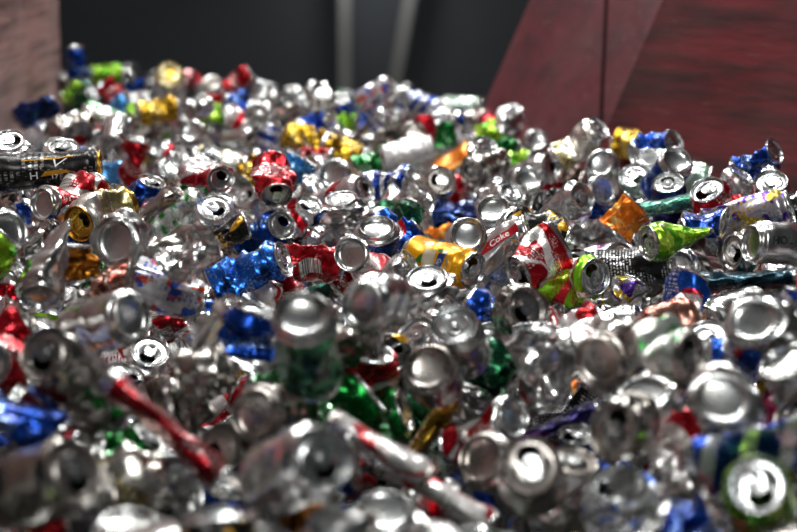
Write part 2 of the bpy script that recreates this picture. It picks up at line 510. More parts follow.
class Shape:
    """how one can has been crushed; apply() bends any point of the straight can"""

    def __init__(self, rng, kind, length=1.0, calm=1.0):
        U = rng.uniform
        self.H = H = H0 * length
        self.M = 9
        self.n = rng.normal(size=(self.M, 3))
        self.n[:, 2] *= 0.55
        self.n /= np.linalg.norm(self.n, axis=1)[:, None]
        self.c = np.stack([U(-.025, .025, self.M), U(-.025, .025, self.M), U(-.35, .35, self.M) * H], 1)
        self.a = rng.choice([-1, 1], self.M) * U(.5, 1, self.M)
        self.fn = rng.normal(size=(6, 3))
        self.fn /= np.linalg.norm(self.fn, axis=1)[:, None]
        self.fl = U(.022, .045, 6)
        self.fo = U(0, 1, 6)
        self.psi = U(0, math.pi)
        P = dict(i=dict(A=(.0014, .0030), sq=(0, .10), t0=.5, wid=.35, base=.02, bend=(0, 7), tilt=(0, 7), comp=(0, .03), buck=0, nd=2, dd=(.002, .009)),
                 t=dict(A=(.0026, .0042), sq=(.70, .80), t0=.02, wid=.50, base=.02, bend=(0, 6), tilt=(0, 10), comp=(0, .05), buck=.0005, nd=2, dd=(.003, .006)),
                 u=dict(A=(.0026, .0042), sq=(.70, .80), t0=.98, wid=.50, base=.02, bend=(0, 6), tilt=(0, 10), comp=(0, .05), buck=.0005, nd=2, dd=(.003, .006)),
                 p=dict(A=(.0036, .0062), sq=(.50, .78), t0=.5, wid=.20, base=.06, bend=(4, 28), tilt=(4, 18), comp=(.02, .12), buck=.001, nd=2, dd=(.003, .008)),
                 f=dict(A=(.0028, .0046), sq=(.55, .72), t0=.5, wid=.45, base=.42, bend=(0, 14), tilt=(0, 10), comp=(0, .05), buck=.0005, nd=1, dd=(.001, .004)),
                 a=dict(A=(.0024, .0040), sq=(.05, .25), t0=.5, wid=.3, base=.04, bend=(0, 18), tilt=(6, 24), comp=(.40, .58), buck=.0060, nd=1, dd=(.002, .006)),
                 b=dict(A=(.0028, .0046), sq=(.45, .65), t0=.5, wid=.16, base=.05, bend=(48, 92), tilt=(3, 14), comp=(0, .06), buck=.001, nd=1, dd=(.002, .006)),
                 c=dict(A=(.0060, .0095), sq=(.30, .52), t0=.5, wid=.28, base=.10, bend=(12, 42), tilt=(10, 28), comp=(.08, .28), buck=.0020, nd=3, dd=(.004, .010)))[kind]
        self.A = U(*P["A"]); self.sq = U(*P["sq"]); self.t0 = P["t0"] + (U(-.12, .12) if kind not in "tu" else 0); self.wid = P["wid"]; self.base = P["base"]
        self.bend = calm * math.radians(U(*P["bend"])) * rng.choice([-1, 1])
        self.comp = U(*P["comp"]); self.buck = P["buck"] * U(.7, 1.2); self.bk = U(2.2, 3.4); self.bph = U(0, 6.3); self.lob = int(rng.integers(2, 5))
        self.tilt = [(math.radians(U(*P["tilt"])), U(0, 2 * math.pi)) for _ in range(2)]
        self.dents = [(U(0, 2 * math.pi), U(-.32, .32) * H, U(.018, .032), U(*P["dd"])) for _ in range(P["nd"])]
        self.z0 = (self.t0 - .5) * H
        g = np.abs(((self.grid() - self.c[:, None]) * self.n[:, None]).sum(-1)) / R0
        self.mu = (self.a[:, None] * g).sum(0).mean()
        self.sd = (self.a[:, None] * g).sum(0).std() + 1e-6

    def grid(self):
        ph, z = np.meshgrid(np.linspace(0, 6.28, 14), np.linspace(-.4, .4, 9) * self.H)
        return np.stack([R0 * np.cos(ph), R0 * np.sin(ph), z], -1).reshape(1, -1, 3)

    def apply(self, P):
        P = P.copy()
        H = self.H
        z = P[:, 2]
        r = np.hypot(P[:, 0], P[:, 1]) + 1e-9
        ph = np.arctan2(P[:, 1], P[:, 0])
        t = z / H + .5
        w = smooth01(t / .20) * smooth01((1 - t) / .22) * np.clip((r - .02) / .01, 0, 1)
        cre = np.zeros(len(P))
        for i in range(self.M):
            cre += self.a[i] * np.abs((P - self.c[i]) @ self.n[i]) / R0
        cre = np.clip((cre - self.mu) / self.sd, -.9, 2.2)
        dr = -self.A * (cre + .5) * w
        fine = np.zeros(len(P))
        for i in range(len(self.fn)):
            fine += np.abs(((P @ self.fn[i]) / self.fl[i] + self.fo[i]) % 1 - .5) * 2 - .5
        dr -= self.A * .55 * fine * w
        for p0, z0, rad, dep in self.dents:
            dx = np.angle(np.exp(1j * (ph - p0))) * R0
            d = np.hypot(dx, z - z0)
            dr -= dep * np.clip(1 - d / rad, 0, 1) * w
        # folds of an axial crush
        tri = 2 * np.abs(((self.bk * t + self.lob * ph / (2 * math.pi) * .5 * (1 + np.sin(ph * self.lob + self.bph) * .35)) % 1) - .5) * 2 - 1
        dr += self.buck * tri * w
        f = np.maximum(.15, 1 + dr / np.maximum(r, .012))
        P[:, 0] *= f
        P[:, 1] *= f
        # shorten
        P[:, 2] = z * (1 - self.comp)
        # squash across
        S = self.base + (self.sq - self.base) * np.exp(-((t - self.t0) / self.wid) ** 2)
        S = np.clip(S, 0, .8)
        c, s = math.cos(self.psi), math.sin(self.psi)
        x = P[:, 0] * c + P[:, 1] * s
        y = -P[:, 0] * s + P[:, 1] * c
        y *= (1 - S)
        x *= (1 + .42 * S)
        # kink about x
        zc = self.z0 * (1 - self.comp)
        al = self.bend * smooth01((P[:, 2] - zc) / .030 + .5)
        ca, sa = np.cos(al), np.sin(al)
        dz = P[:, 2] - zc
        y2 = y * ca - dz * sa
        z2 = y * sa + dz * ca
        Q = np.stack([x, y2, z2], 1)
        # tilted ends (applied in the bent frame, about the end's own centre)
        for sgn, (ang, az) in zip((1, -1), self.tilt):
            wt = smooth01((sgn * (t - .5) * 2 - .55) / .3)
            zl = self.H * .5 * (1 - self.comp) * sgn - zc
            cen = np.array([0, -zl * math.sin(self.bend if sgn > 0 else 0), zl * math.cos(self.bend if sgn > 0 else 0)])
            ax = np.array([math.cos(az), math.sin(az), 0])
            d = Q - cen
            a_ = ang * wt
            cr = np.cross(ax, d)
            dot = d @ ax
            Q = cen + d * np.cos(a_)[:, None] + cr * np.sin(a_)[:, None] + ax * (dot * (1 - np.cos(a_)))[:, None]
        return Q


def rings_to_quads(nr, nu, closed_uv=True):
    i, j = np.meshgrid(np.arange(nr - 1), np.arange(nu), indexing="ij")
    j2 = (j + 1) % nu
    Q = np.stack([i * nu + j, i * nu + j2, (i + 1) * nu + j2, (i + 1) * nu + j], -1)
    return Q.reshape(-1, 4)


LID_PROF = [(.0262, -.0045), (.0269, -.0032), (.0275, -.0012), (.0271, -.0001), (.0263, -.0004), (.0254, -.0020), (.0244, -.0074), (.0236, -.0080), (.0229, -.0068), (.0223, -.0049), (.0213, -.0047)]
LID_LO = [(.0262, -.0045), (.0275, -.0012), (.0268, 0), (.0254, -.0020), (.0240, -.0078), (.0222, -.0048)]
BASE_PROF = [(.0330, .0125), (.0326, .0104), (.0312, .0086), (.0288, .0072), (.0276, .0060), (.0271, .0026), (.0264, .0006), (.0254, .0000), (.0244, .0006), (.0237, .0030), (.0229, .0062), (.0222, .0074), (.0180, .0088), (.0125, .0098), (.0065, .0104), (.0006, .0105)]
BASE_LO = [(.0330, .0125), (.0288, .0072), (.0273, .0040), (.0256, .0000), (.0243, .0006), (.0232, .0050), (.0140, .0084), (.0006, .0096)]


def gen_can(rng, kind, length=1.0, res=2, open_=True, tab=True, calm=1.0):
    """parts of a crushed can in its own space: name -> (verts, quads, loop uv or None)"""
    sh = Shape(rng, kind, length, calm)
    H = sh.H
    nu, nv, ne = {2: (48, 26, 40), 1: (22, 11, 18), 0: (14, 7, 12)}[res]
    parts = {}
    # body
    z = np.concatenate([np.linspace(.0122, H - .017, nv - 4), H - .017 + np.array([.0035, .0075, .0110, .0130])])
    rr = np.where(z < H - .0165, .033, .033 - .0068 * smooth01((z - (H - .017)) / .013))
    ph = np.linspace(0, 2 * math.pi, nu, endpoint=False)
    V = np.stack([(rr[:, None] * np.cos(ph)).ravel(), (rr[:, None] * np.sin(ph)).ravel(), np.repeat(z - H / 2, nu)], 1)
    Q = rings_to_quads(nv, nu)
    i, j = np.meshgrid(np.arange(nv - 1), np.arange(nu), indexing="ij")
    vz = z / H
    uv = np.stack([np.stack([j / nu, vz[i]], -1), np.stack([(j + 1) / nu, vz[i]], -1), np.stack([(j + 1) / nu, vz[i + 1]], -1), np.stack([j / nu, vz[i + 1]], -1)], 2).reshape(-1, 2)
    body = sh.apply(V)
    parts["body"] = (body, Q, uv)
    # lid
    ph = np.linspace(0, 2 * math.pi, ne, endpoint=False)
    prof = LID_PROF if res == 2 else LID_LO
    rows = [np.stack([r * np.cos(ph), r * np.sin(ph), np.full(ne, H / 2 + dz)], 1) for r, dz in prof]
    hc = np.array([0, -.0108])
    hs = 1.0 if open_ else .03
    hole = np.stack([hc[0] + hs * .0112 * np.cos(ph), hc[1] + hs * .0090 * np.sin(ph)], 1)
    # panel: loft from the panel circle to the mouth, by angle round the mouth's centre
    ro = prof[-1][0]
    dirs = np.stack([np.cos(ph), np.sin(ph)], 1)
    b = dirs @ hc
    tt_ = -b + np.sqrt(b * b - (hc @ hc - ro * ro))
    outer = hc + dirs * tt_[:, None]
    zp = H / 2 + prof[-1][1]
    rows[-1] = np.column_stack([outer, np.full(ne, zp)])
    # spin ring order so that the previous circle follows the same angles as the loft
    phc = np.arctan2(outer[:, 1], outer[:, 0])
    for k in range(len(rows) - 1):
        r, dz = prof[k]
        rows[k] = np.stack([r * np.cos(phc), r * np.sin(phc), np.full(ne, H / 2 + dz)], 1)
    mid = outer * .45 + hole * .55
    for f_, dz_ in ((.16, .0000), (.24, .0009), (.32, .0001)) if res == 2 else ((.3, .0),):
        rows.append(np.column_stack([outer * (1 - f_) + hole * f_, np.full(ne, zp + dz_)]))
    edge = hole * 1.0 + (hole - hc) * .10
    rows.append(np.column_stack([edge, np.full(ne, zp)]))
    rows.append(np.column_stack([hole, np.full(ne, zp - .0012)]))
    lid = sh.apply(np.concatenate(rows))
    parts["top_end"] = (lid, rings_to_quads(len(rows), ne), None)
    # base
    prof = BASE_PROF if res == 2 else BASE_LO
    ph = np.linspace(0, 2 * math.pi, ne, endpoint=False)
    rows = np.concatenate([np.stack([r * np.cos(ph), r * np.sin(ph), np.full(ne, dz - H / 2)], 1) for r, dz in prof])
    base = sh.apply(rows)
    parts["bottom_end"] = (base, rings_to_quads(len(prof), ne)[:, ::-1], None)
    # pull tab with rivet
    if tab and res == 2:
        n = 20
        p = np.linspace(0, 2 * math.pi, n, endpoint=False)
        hcn = np.array([0, .0088])
        din = np.stack([np.cos(p), np.sin(p)], 1)
        inn = hcn + din * np.array([.0048, .0040])
        c0 = np.array([0, .0028])
        out = []
        for d in din:                       # rounded outline seen from the finger hole
            lo_, hi_ = 0, .04
            for _ in range(24):
                m_ = (lo_ + hi_) / 2
                q = hcn + d * m_ - c0
                if (abs(q[0]) / .0080) ** 2.6 + (abs(q[1]) / .0125) ** 2.6 < 1:
                    lo_ = m_
                else:
                    hi_ = m_
            out.append(hcn + d * lo_)
        out = np.array(out)
        zt = zp + .0042
        lift = lambda q: zt + .10 * np.clip(q[:, 1], 0, 1)
        rows = [np.column_stack([inn, lift(inn) - .0011]), np.column_stack([inn, lift(inn)]), np.column_stack([(inn + out) / 2, lift((inn + out) / 2) + .0004]), np.column_stack([out, lift(out)]), np.column_stack([out, lift(out) - .0014])]
        V1 = np.concatenate(rows)
        Q1 = rings_to_quads(5, n)
        rv = [(.0042, .0004), (.0034, .0044), (.0016, .0052), (.0002, .0053)]
        V2 = np.concatenate([np.stack([r * np.cos(p[::2]), r * np.sin(p[::2]), np.full(n // 2, zp + dz)], 1) for r, dz in rv])
        Q2 = rings_to_quads(4, n // 2) + len(V1)
        parts["pull_tab"] = (sh.apply(np.concatenate([V1, V2])), np.concatenate([Q1, Q2]), None)
    # frames of both ends
    def frame(th):
        pts = sh.apply(np.array([[.02 * math.cos(a), .02 * math.sin(a), th] for a in np.linspace(0, 6.283, 13)[:-1]]))
        c = pts.mean(0)
        u_, s_, vt = np.linalg.svd(pts - c)
        return c, vt[2]
    cl, nl = frame(H / 2)
    cb, nb = frame(-H / 2)
    cen = body.mean(0)
    if nl @ (cl - cen) < 0: nl = -nl
    if nb @ (cb - cen) < 0: nb = -nb
    ringc = body.reshape(nv, nu, 3)
    cc = ringc.mean(1)
    rad = np.linalg.norm(ringc - cc[:, None], axis=2)
    idx = np.linspace(0, nv - 1, 6).astype(int)
    return dict(parts=parts, cl=cl, nl=nl, cb=cb, nb=nb, cen=cen, sph=cc[idx], srad=np.maximum(.010, rad.min(1)[idx] * .55 + rad.mean(1)[idx] * .40), sh=sh)


def basis(a, hint):
    a = a / np.linalg.norm(a)
    h = hint - a * (hint @ a)
    if np.linalg.norm(h) < 1e-4:
        h = np.cross(a, [0.3, 0.5, 0.8])
    h /= np.linalg.norm(h)
    return np.stack([a, h, np.cross(a, h)], 1)


def orient(can, view, px, py, s, ang, tilt, roll):
    """rotation and translation that put the visible end (or the body) of a can where it lies in the heap"""
    rd = ray(px, py)
    P = CAM + s * rd
    toward = -rd / np.linalg.norm(rd)
    a, t = math.radians(ang), math.radians(tilt)
    side = math.cos(a) * RIGHT + math.sin(a) * UP
    side = side - toward * (side @ toward)
    side /= np.linalg.norm(side)
    n = math.sin(t) * side + math.cos(t) * toward
    if view == "L":
        src, piv = can["nl"], can["cl"]
    elif view == "B":
        src, piv = can["nb"], can["cb"]
    else:
        src, piv = can["cl"] - can["cb"], can["cen"]
    A = basis(src, np.array([0.31, 0.87, 0.12]))
    B = basis(n, np.array([0.2, -0.4, 0.9]))
    c, s_ = math.cos(roll), math.sin(roll)
    Rr = np.array([[1, 0, 0], [0, c, -s_], [0, s_, c]])
    R = B @ Rr @ A.T
    return R, P - R @ piv

# x y  width-of-a-can-in-pixels(depth)  visible end L/B or S side  direction  tilt  crush  print   | label | short name as a landmark
TABLE = """
9 140 40 L 95 50 a silver len=.8 | silver can lid at the left edge, resting just above the long black can | the lid above the black can
50 158 44 S 4 84 i black_plain len=1.5 gold=1 text=H | long black can with gold rim and white letter H, lying along the left side | the long black can
64 146 38 L 90 62 i silver
41 204 43 B 182 52 p red_white len=1.0 | crushed red and white can with dark open-looking base, below the long black can | the low red can
78 224 43 L 205 38 p gold_silver gold=1 | gold lidded can with crumpled gold and silver body, beside the red can | the gold lidded can
14 196 44 S 70 80 c silver
47 186 38 L 90 66 i silver
9 231 52 B 30 32 i silver
115 241 51 B 165 24 a silver | silver can with broad round base facing out, right of the gold lidded can | the broad round silver base
45 234 46 S 30 85 c silver
76 244 43 S 10 85 c blue
72 264 54 S 95 80 p amber len=.5 | amber brown can with silver rim, standing behind the tapered silver can | the amber can
103 268 45 S 0 90 c green
40 298 52 B 262 55 u silver len=.9 | tapered silver can with dark base ring pointing down, on the left | the tapered silver can
-12 268 52 S 60 85 c lime | lime green can cut by the left edge of the picture | the left-edge lime can
160 188 44 S 40 80 f dull len=.7
195 217 44 S -38 86 f black_gold len=1.1 broad=1
137 203 38 S 40 80 c blue
186 246 54 S 20 80 p dull
119 196 40 L 60 50 c silver_blue
150 166 36 S 60 80 c red_white
138 139 31 L 80 78 p red | red pinched can with its silver rim on top, behind the long black can | the rimmed red can
76 62 20 S 90 80 i blue | blue topped can sitting highest on the far left crest | the blue crest can
108 74 20 S 4 88 i lime | lime green can lying level on the far crest | the lime crest can
170 74 21 L 80 18 i gold_silver gold=2 scale=1.6 | big pale gold tin lid standing up on the far crest | the pale gold tin lid
54 83 20 S 40 80 c dull
73 90 21 S 40 80 c lime
38 111 25 S 30 80 c navy | dark navy crumpled can against the left plate of the bin | the navy can by the left plate
52 133 29 B 190 45 p dull
82 129 28 S -40 80 p red
107 121 28 S -20 80 i silver_green
112 146 30 L 250 30 i silver
160 110 25 S 10 88 i gold
187 112 25 B 200 22 i silver
112 95 21 S -40 80 c red
122 108 23 S 60 80 c light_blue
141 105 22 S 20 80 c white
136 88 20 S 20 80 c blue
191 131 28 B 120 25 i silver
238 80 20 S 30 80 p red | red can tilting up like a fin on the far crest | the red fin-like can
205 94 21 S 5 80 c silver_redtop
235 107 22 S -30 80 c blue
262 90 21 B 60 12 i silver
213 82 20 B 80 40 i silver
262 116 23 S -30 80 c silver
212 114 23 S 10 80 c lime
197 143 30 S 10 85 c black
205 163 33 S 70 80 c green
211 153 30 L 80 50 p silver
221 180 38 L 20 35 c silver_redtop | half silver, half red can with a rounded face, above the red crumpled cans | the half red rounded can
170 167 30 L 60 30 i silver
177 159 31 S -30 80 f red
270 90 20 B 90 20 i silver
304 98 20 B 90 30 i silver
340 102 22 B 90 15 i silver
377 93 24 S 30 70 i silver_multi | silver can with red and blue glints on the far crest | the glinting crest can
407 103 20 S 20 80 c blue
425 104 21 S -20 80 i blue_white
462 105 20 S 0 80 i pale_green
511 109 27 L 88 60 a silver | bright silver lid lying flat on top at the foot of the red plate | the lid by the red plate
437 116 22 B 100 40 i silver
317 125 24 S 15 80 c blue
299 138 26 S -10 80 c gold
322 143 26 S 20 80 c gold
345 150 27 S -20 85 p gold | gold can lying nearest of the three gold ones at the back | the gold can at the back
377 158 29 S 30 70 c green | bright green can end poking out beside a white can | the green can end
410 152 29 S 15 88 i white | white can lying on its side, right of the green one | the white can
455 159 28 S 40 85 f orange | small orange can leaning behind the rows of silver lids | the small orange can
346 124 24 S 10 85 c lime
414 131 25 B 90 25 i silver
502 148 27 S 10 80 c green
516 165 30 S 10 85 c lime
441 180 33 L 60 14 i silver | silver lid with open dark mouth facing straight out, behind the blue crumpled can | the straight-facing silver lid
333 169 34 B 150 24 i gold_silver
535 118 23 B 90 25 i silver
556 127 23 L 90 40 i silver
537 140 26 B 60 20 i silver
579 128 23 S 60 80 i silver
601 163 35 B 110 22 i silver | silver round base facing out at the foot of the red plate | the base by the red plate
580 143 32 S 35 80 b gold_silver | bent pale gold can arching at the foot of the red plate | the arched pale gold can
649 157 34 L 90 52 i silver
657 150 33 S 20 80 c blue
677 159 36 B 60 35 i blue | blue can with silver base under the red plate | the blue can under the red plate
633 175 36 L 120 40 p pale_green
630 152 27 S 0 80 c gold
757 163 36 S 30 75 c blue | blue crumpled can at the top right against the red plate | the blue plate-side can
771 173 42 L 85 45 p silver
277 196 38 L 285 36 p red bc=1 | red crumpled can with silver lid toward the viewer, in the middle left | the red can with silver lid
214 207 39 L 100 40 i silver_blue
239 217 37 S 100 80 c red
259 211 34 B 200 42 a silver
282 225 37 L 25 34 p blue | blue crumpled can with round silver lid and open mouth, middle left | the blue open-lidded can
297 215 37 S 35 85 c silver_red
312 236 38 S 20 80 c silver
339 227 37 B 35 46 c silver
338 205 38 S 10 80 c navy
341 198 37 L 100 62 i silver
377 226 44 B 92 50 i navy | silver base of a navy can standing up, in the middle | the upright middle base
388 248 41 S -55 80 c blue_red
372 247 42 S 110 80 f dark_red
350 254 45 B 155 32 p white_red | large silver base of a red and white can, pointing left in the middle | the large middle base
356 264 46 S 30 70 c red
374 270 46 S 30 80 c silver
313 264 43 S 2 84 p red_barcode len=.9 roll=bar | red can showing a white barcode box, in the middle | the barcoded red can
298 243 38 S 50 70 c black
296 266 43 S 20 80 c black
250 260 48 S 20 80 c blue_ice len=1.1 | icy blue and white crumpled can, left of the black crumpled cans | the icy blue can
203 248 54 S 40 80 c silver
225 240 42 S 40 80 c black_gold
335 190 34 S -5 88 p silver len=1.15
365 189 35 L 20 50 i silver_red
388 181 34 S 15 88 p blue_white
212 152 30 S -10 85 i gold_silver
314 166 30 S 0 80 c red
307 177 32 S 30 80 c silver
283 169 31 S 30 80 c light_blue
479 160 33 S 70 70 c silver
471 172 32 L 205 34 i dull
458 178 32 S 10 80 c red
509 175 31 L 90 52 i silver
528 178 33 B 60 32 i silver
542 181 33 S 70 80 c red
551 166 32 L 20 50 i silver
462 196 36 S 8 85 c navy len=1.1 | blue crumpled can lying flat below the straight-facing silver lid | the blue flattened can
415 188 35 S 60 80 i silver
411 202 37 S 60 75 p gold_silver
493 208 41 B 95 36 p silver
511 192 35 L 60 40 c silver
530 213 37 S 10 80 c silver
583 197 38 L 15 46 p silver | silver can with wide dark open end, left of the small blue can | the wide open silver end
604 189 35 B 20 40 a blue | small dark blue squashed can, left of the orange can | the small dark blue can
553 215 37 S 10 80 a black
574 220 38 L 195 60 i silver
536 229 42 S -20 80 c black_gold | black and gold crumpled can, right of the lettered silver can | the black and gold crumpled can
590 238 42 S -6 85 f black
561 240 46 S 65 75 c dull
468 233 45 B 95 30 p silver | round silver base facing out above the yellow can | the base above the yellow can
499 245 44 S 24 84 t silver text=COKE len=.95 | silver can with a red lettered band, right of the yellow can | the lettered silver can
474 271 46 L -16 54 i yellow tab=1 text=PATCH len=.95 | bright yellow can lying with its ringed lid toward the viewer | the yellow can
427 277 48 L 92 50 a silver tab=1 | silver lid facing up just below the yellow can | the lid below the yellow can
517 274 45 L 207 54 t red_white len=.95 broad=1 | red and white can with silver lid and pointed crushed tail | the pointed red and white can
408 222 38 S 80 80 c dark_green
404 249 43 S 40 80 c blue_red
593 252 41 S 12 82 i silver_multi
615 258 44 L 150 44 i silver
629 250 41 L 245 42 i silver
637 266 44 S 6 86 i black_text len=1.05 | black can covered in fine white lettering, below the lime can | the black lettered can
596 277 43 L 5 36 p lime_red tab=1 | lime, red and white can with oval silver lid at its end | the lime red and white can
620 297 46 S 40 80 c purple_gold len=.7 | purple and bronze foil-like crumpled can below the black lettered can | the purple and bronze can
594 298 50 S 20 80 i silver
579 296 46 S 20 80 c red
547 300 48 S 10 80 c silver
668 182 38 L 92 50 i purple tab=1 | purple can standing up with silver lid and tab on top | the purple can
626 203 42 S 60 86 c orange len=.8 | orange dented can tipped beside the teal can | the orange can
617 221 42 S 10 80 c silver
683 173 36 S -15 85 i pale_green
668 206 41 S 12 85 f teal len=1.05 edge=1 | teal flattened can lying right of the orange can | the teal flattened can
707 189 40 L 110 42 p red | red crumpled can with silver lid, right of the purple can | the red silver-lidded can
736 178 39 S 60 72 i silver_red
784 185 43 S -50 75 p silver
791 211 44 S 20 80 c black
752 211 46 S 18 84 t purple_gold len=1.2 | tapered silver, yellow and purple can lying on the right | the tapered purple can
718 206 41 S -20 80 c red
714 214 41 L 150 55 a silver
697 218 40 S 20 80 c blue
647 243 44 L 190 58 t lime tab=1 len=.82 edge=1 | lime green can pinched to a point, its lid toward the left | the pinched lime can
704 238 47 S 15 84 c blue len=.68 | royal blue crumpled can right of the pinched lime can | the royal blue can
732 252 43 L 178 54 a dull len=.6 | brownish lid facing left, beside the royal blue can | the brownish lid
750 243 46 B 172 60 i silver text=HOL | silver can with black letters on its side, at the right edge | the black-lettered silver can
784 240 42 S -15 84 f blue
782 264 42 L 92 42 i silver
704 267 42 L 80 55 c white_red
676 267 43 B 160 30 i silver
748 276 46 S 2 88 f dark_teal len=1.35 edge=1 | long dark blue-green flattened can lying near the right edge | the long dark blue-green can
684 302 49 S 78 96 p blue_red len=.7 | blue can with red and white roundel, left of the long dark blue-green can | the blue roundel can
699 286 44 S 0 85 i light_blue
711 294 46 S 20 80 c white_red
727 297 46 B 10 60 i dull
792 290 48 S 10 84 i red_white
764 293 48 S 20 80 c silver
160 289 50 S -20 86 i silver_multi len=1.15 | long silver can with red and blue printed patches, lying on the left | the long printed can
133 316 54 B 10 36 i silver | silver can base with dark hollow, under the long printed can | the hollow silver end
181 322 54 S 40 75 i silver
76 318 60 S 20 75 b silver
45 352 62 L 150 32 i dull | large dark grey open lid at the left, under bent silver cans | the large dark open lid
66 374 56 S -25 84 p silver
88 356 54 S 92 80 p silver
-14 364 63 L 180 26 a red | red rimmed can with dark end at the left edge | the red rimmed can
150 351 48 L 85 42 a silver
130 345 50 S 10 80 c white_red
176 338 54 S 20 80 c silver
167 347 54 S 40 80 c red
170 373 58 S 20 80 p brown
112 366 56 S 60 80 c navy
302 312 68 B 92 36 i dark_green | large upright can with bright ribbed silver base, dark green below, in the foreground | the large upright silver base
362 306 60 B 195 26 i silver len=.62 | silver can base tilted left, right of the large upright base | the left-tilted base
253 335 60 S 82 75 c blue
222 344 60 S 60 65 i silver
254 289 50 S 50 80 c white_red
271 282 48 S 100 80 c red
366 371 62 S 80 50 p silver_redtop
374 350 56 S -20 80 c black_gold
280 386 64 S 20 80 c green
243 376 62 S 60 80 c blue
448 306 56 S 60 82 c silver
454 324 55 L 100 32 i silver len=.7 | silver lid with open mouth under a crumpled silver can, centre | the open mouthed lid
490 339 58 B 100 34 i silver_red
500 308 54 S 0 80 c blue
527 308 53 L 15 36 a dull tab=1 | brownish oval lid with tab, beside a blue crumpled can | the brownish tabbed lid
542 342 62 S 98 80 p silver len=.9 | funnel-shaped pinched silver can standing in the centre foreground | the funnel-shaped silver can
568 370 60 S 80 80 c green
597 362 62 B 200 22 i dull | wide dull grey base facing out, left of the green and silver can | the wide dull base
567 327 56 S 20 80 c red_white
590 322 54 S 20 75 i silver
428 366 56 B 120 24 i dull len=.6 | smooth brownish rounded base left of the dark green can | the smooth brownish base
483 370 62 S -15 85 c dark_green len=1.2 | long dark green crumpled can lying in the foreground | the long dark green can
516 373 60 S 40 80 c teal
475 389 63 L 90 62 i silver
754 319 60 B 118 32 a silver | bright round silver base at the right, tipped up | the bright tipped base
706 308 50 L 200 42 i silver
707 336 53 L 100 44 i silver
662 324 51 S 10 80 c copper | copper brown crumpled foil-like can below the blue roundel can | the copper can
632 325 52 S 10 80 c black_gold
690 357 64 L -5 56 p silver_green len=.58 | silver and green can lying with its dark end to the right, foreground | the green and silver can
738 353 64 S 10 84 c blue_red len=.6 | blue and red crumpled can above a round silver base, at the right | the blue and red can
722 398 66 B 95 30 a silver | big round silver base facing up in the right foreground | the big round base
784 361 61 B 118 50 i silver
645 394 63 B 92 42 i silver
790 326 56 S 70 80 c blue_white
790 318 52 S 0 80 c gold
712 346 55 S 0 80 c teal
16 422 66 S -20 80 c blue | blue crumpled can in the lower left, cut by the edge | the lower-left blue can
42 405 62 S 20 80 c navy
36 420 64 S -35 88 f dark_red edge=1
21 462 66 L 150 34 i dull
97 418 66 S 60 70 p silver
75 470 68 L 30 34 i dull
172 434 63 S -42 88 f red len=1.25 edge=1 | long red flattened can slanting down in the lower left | the long slanting red can
186 405 62 S 20 75 c dull
136 479 67 S 10 80 c gold_silver
161 474 66 S 30 80 p silver
155 503 68 S 20 80 c black
128 522 70 B 92 52 i silver_blue
32 526 70 S 10 80 c red
69 500 68 S 10 85 p dull
130 448 65 S 20 80 c green
6 503 70 S 40 80 c navy
253 414 60 B 185 28 i dull | dusky dull base facing left in the lower left foreground | the dusky base
336 408 63 S 20 75 c green | bright green crumpled can below the large upright base | the bright green can
386 419 64 S 28 84 c green
322 458 69 L 20 24 i silver | wide silver lid facing out, bottom centre, left of the slanting white can | the wide bottom lid
328 474 71 S 10 75 c blue
272 484 68 S 40 75 c silver
228 497 67 S 80 80 c blue
301 513 71 S 5 84 c amber
385 451 65 S -30 88 f white_red edge=1 | white can with red end slanting in the lower middle | the slanting white can
219 446 60 L 150 36 i dull
384 509 68 B 95 40 i silver
416 407 62 S 30 80 c dark_green
428 420 62 S 52 88 f gold edge=1 | yellow-gold flattened strip-like can leaning in the lower middle | the yellow-gold leaning can
515 416 55 B 8 52 p red_white len=.85 | red and white can with silver end to the right, lower centre | the lower red-white can
495 414 60 S 80 80 c blue
560 413 61 S 24 88 f purple edge=1 | purple crumpled can with bright glints, lower centre right | the front purple can
480 457 62 B 150 34 i silver | bright silver base left of the round dark lid, bottom centre | the bright bottom base
531 465 65 L 90 10 i dull | dark round lid facing straight out at bottom centre | the dark round lid
574 454 63 S 80 80 c navy
566 479 66 S 40 80 c white
443 491 67 S -30 88 f white_red len=1.2 edge=1
437 515 71 S 8 84 p silver_red
557 497 68 S 60 75 p silver
613 430 66 L 182 28 p dull | silver can with round dark-mouthed lid facing left, lower right | the dark-mouthed lid
688 436 66 S 40 70 c silver_redtop
768 450 70 S 14 85 f blue_white len=1.2 | long blue and white can lying in the lower right | the long blue can
773 409 62 S 20 80 c magenta
757 484 68 L 100 16 i lime tab=1 | lime green can with round tabbed lid facing out, bottom right | the bottom lime can
682 492 71 S 40 65 c silver
685 524 72 S 10 80 c blue
618 484 67 L 92 44 i silver_blue
613 516 71 S 10 80 c brown
796 417 63 L 150 40 i silver
796 503 69 L 160 30 i silver
20 330 57 S 60 80 c silver_redtop
205 372 60 S 20 80 c dull
340 345 56 S 10 80 c dull
415 335 53 L 140 40 i silver
620 345 55 S 20 80 c white_red
665 372 62 S 30 80 c dull
100 285 50 S 30 80 c copper
225 272 50 S 10 80 c black
395 285 49 S 60 80 c silver
410 432 64 S 10 80 c dark_red
520 440 62 S 10 85 c white
640 455 66 S 10 80 c dark_teal
660 420 64 S 40 80 c dull
"""

rows = []
for ln in TABLE.strip().splitlines():
    f = [p.strip() for p in ln.split("|")]
    t = f[0].split()
    opt = dict(p.split("=") for p in t[8:])
    rows.append(dict(x=float(t[0]), y=float(t[1]), w=float(t[2]), view=t[3], ang=float(t[4]), tilt=float(t[5]), kind=t[6], design=t[7], opt=opt,
                     label=f[1] if len(f) > 1 else None, short=f[2] if len(f) > 2 else None, placed=True))


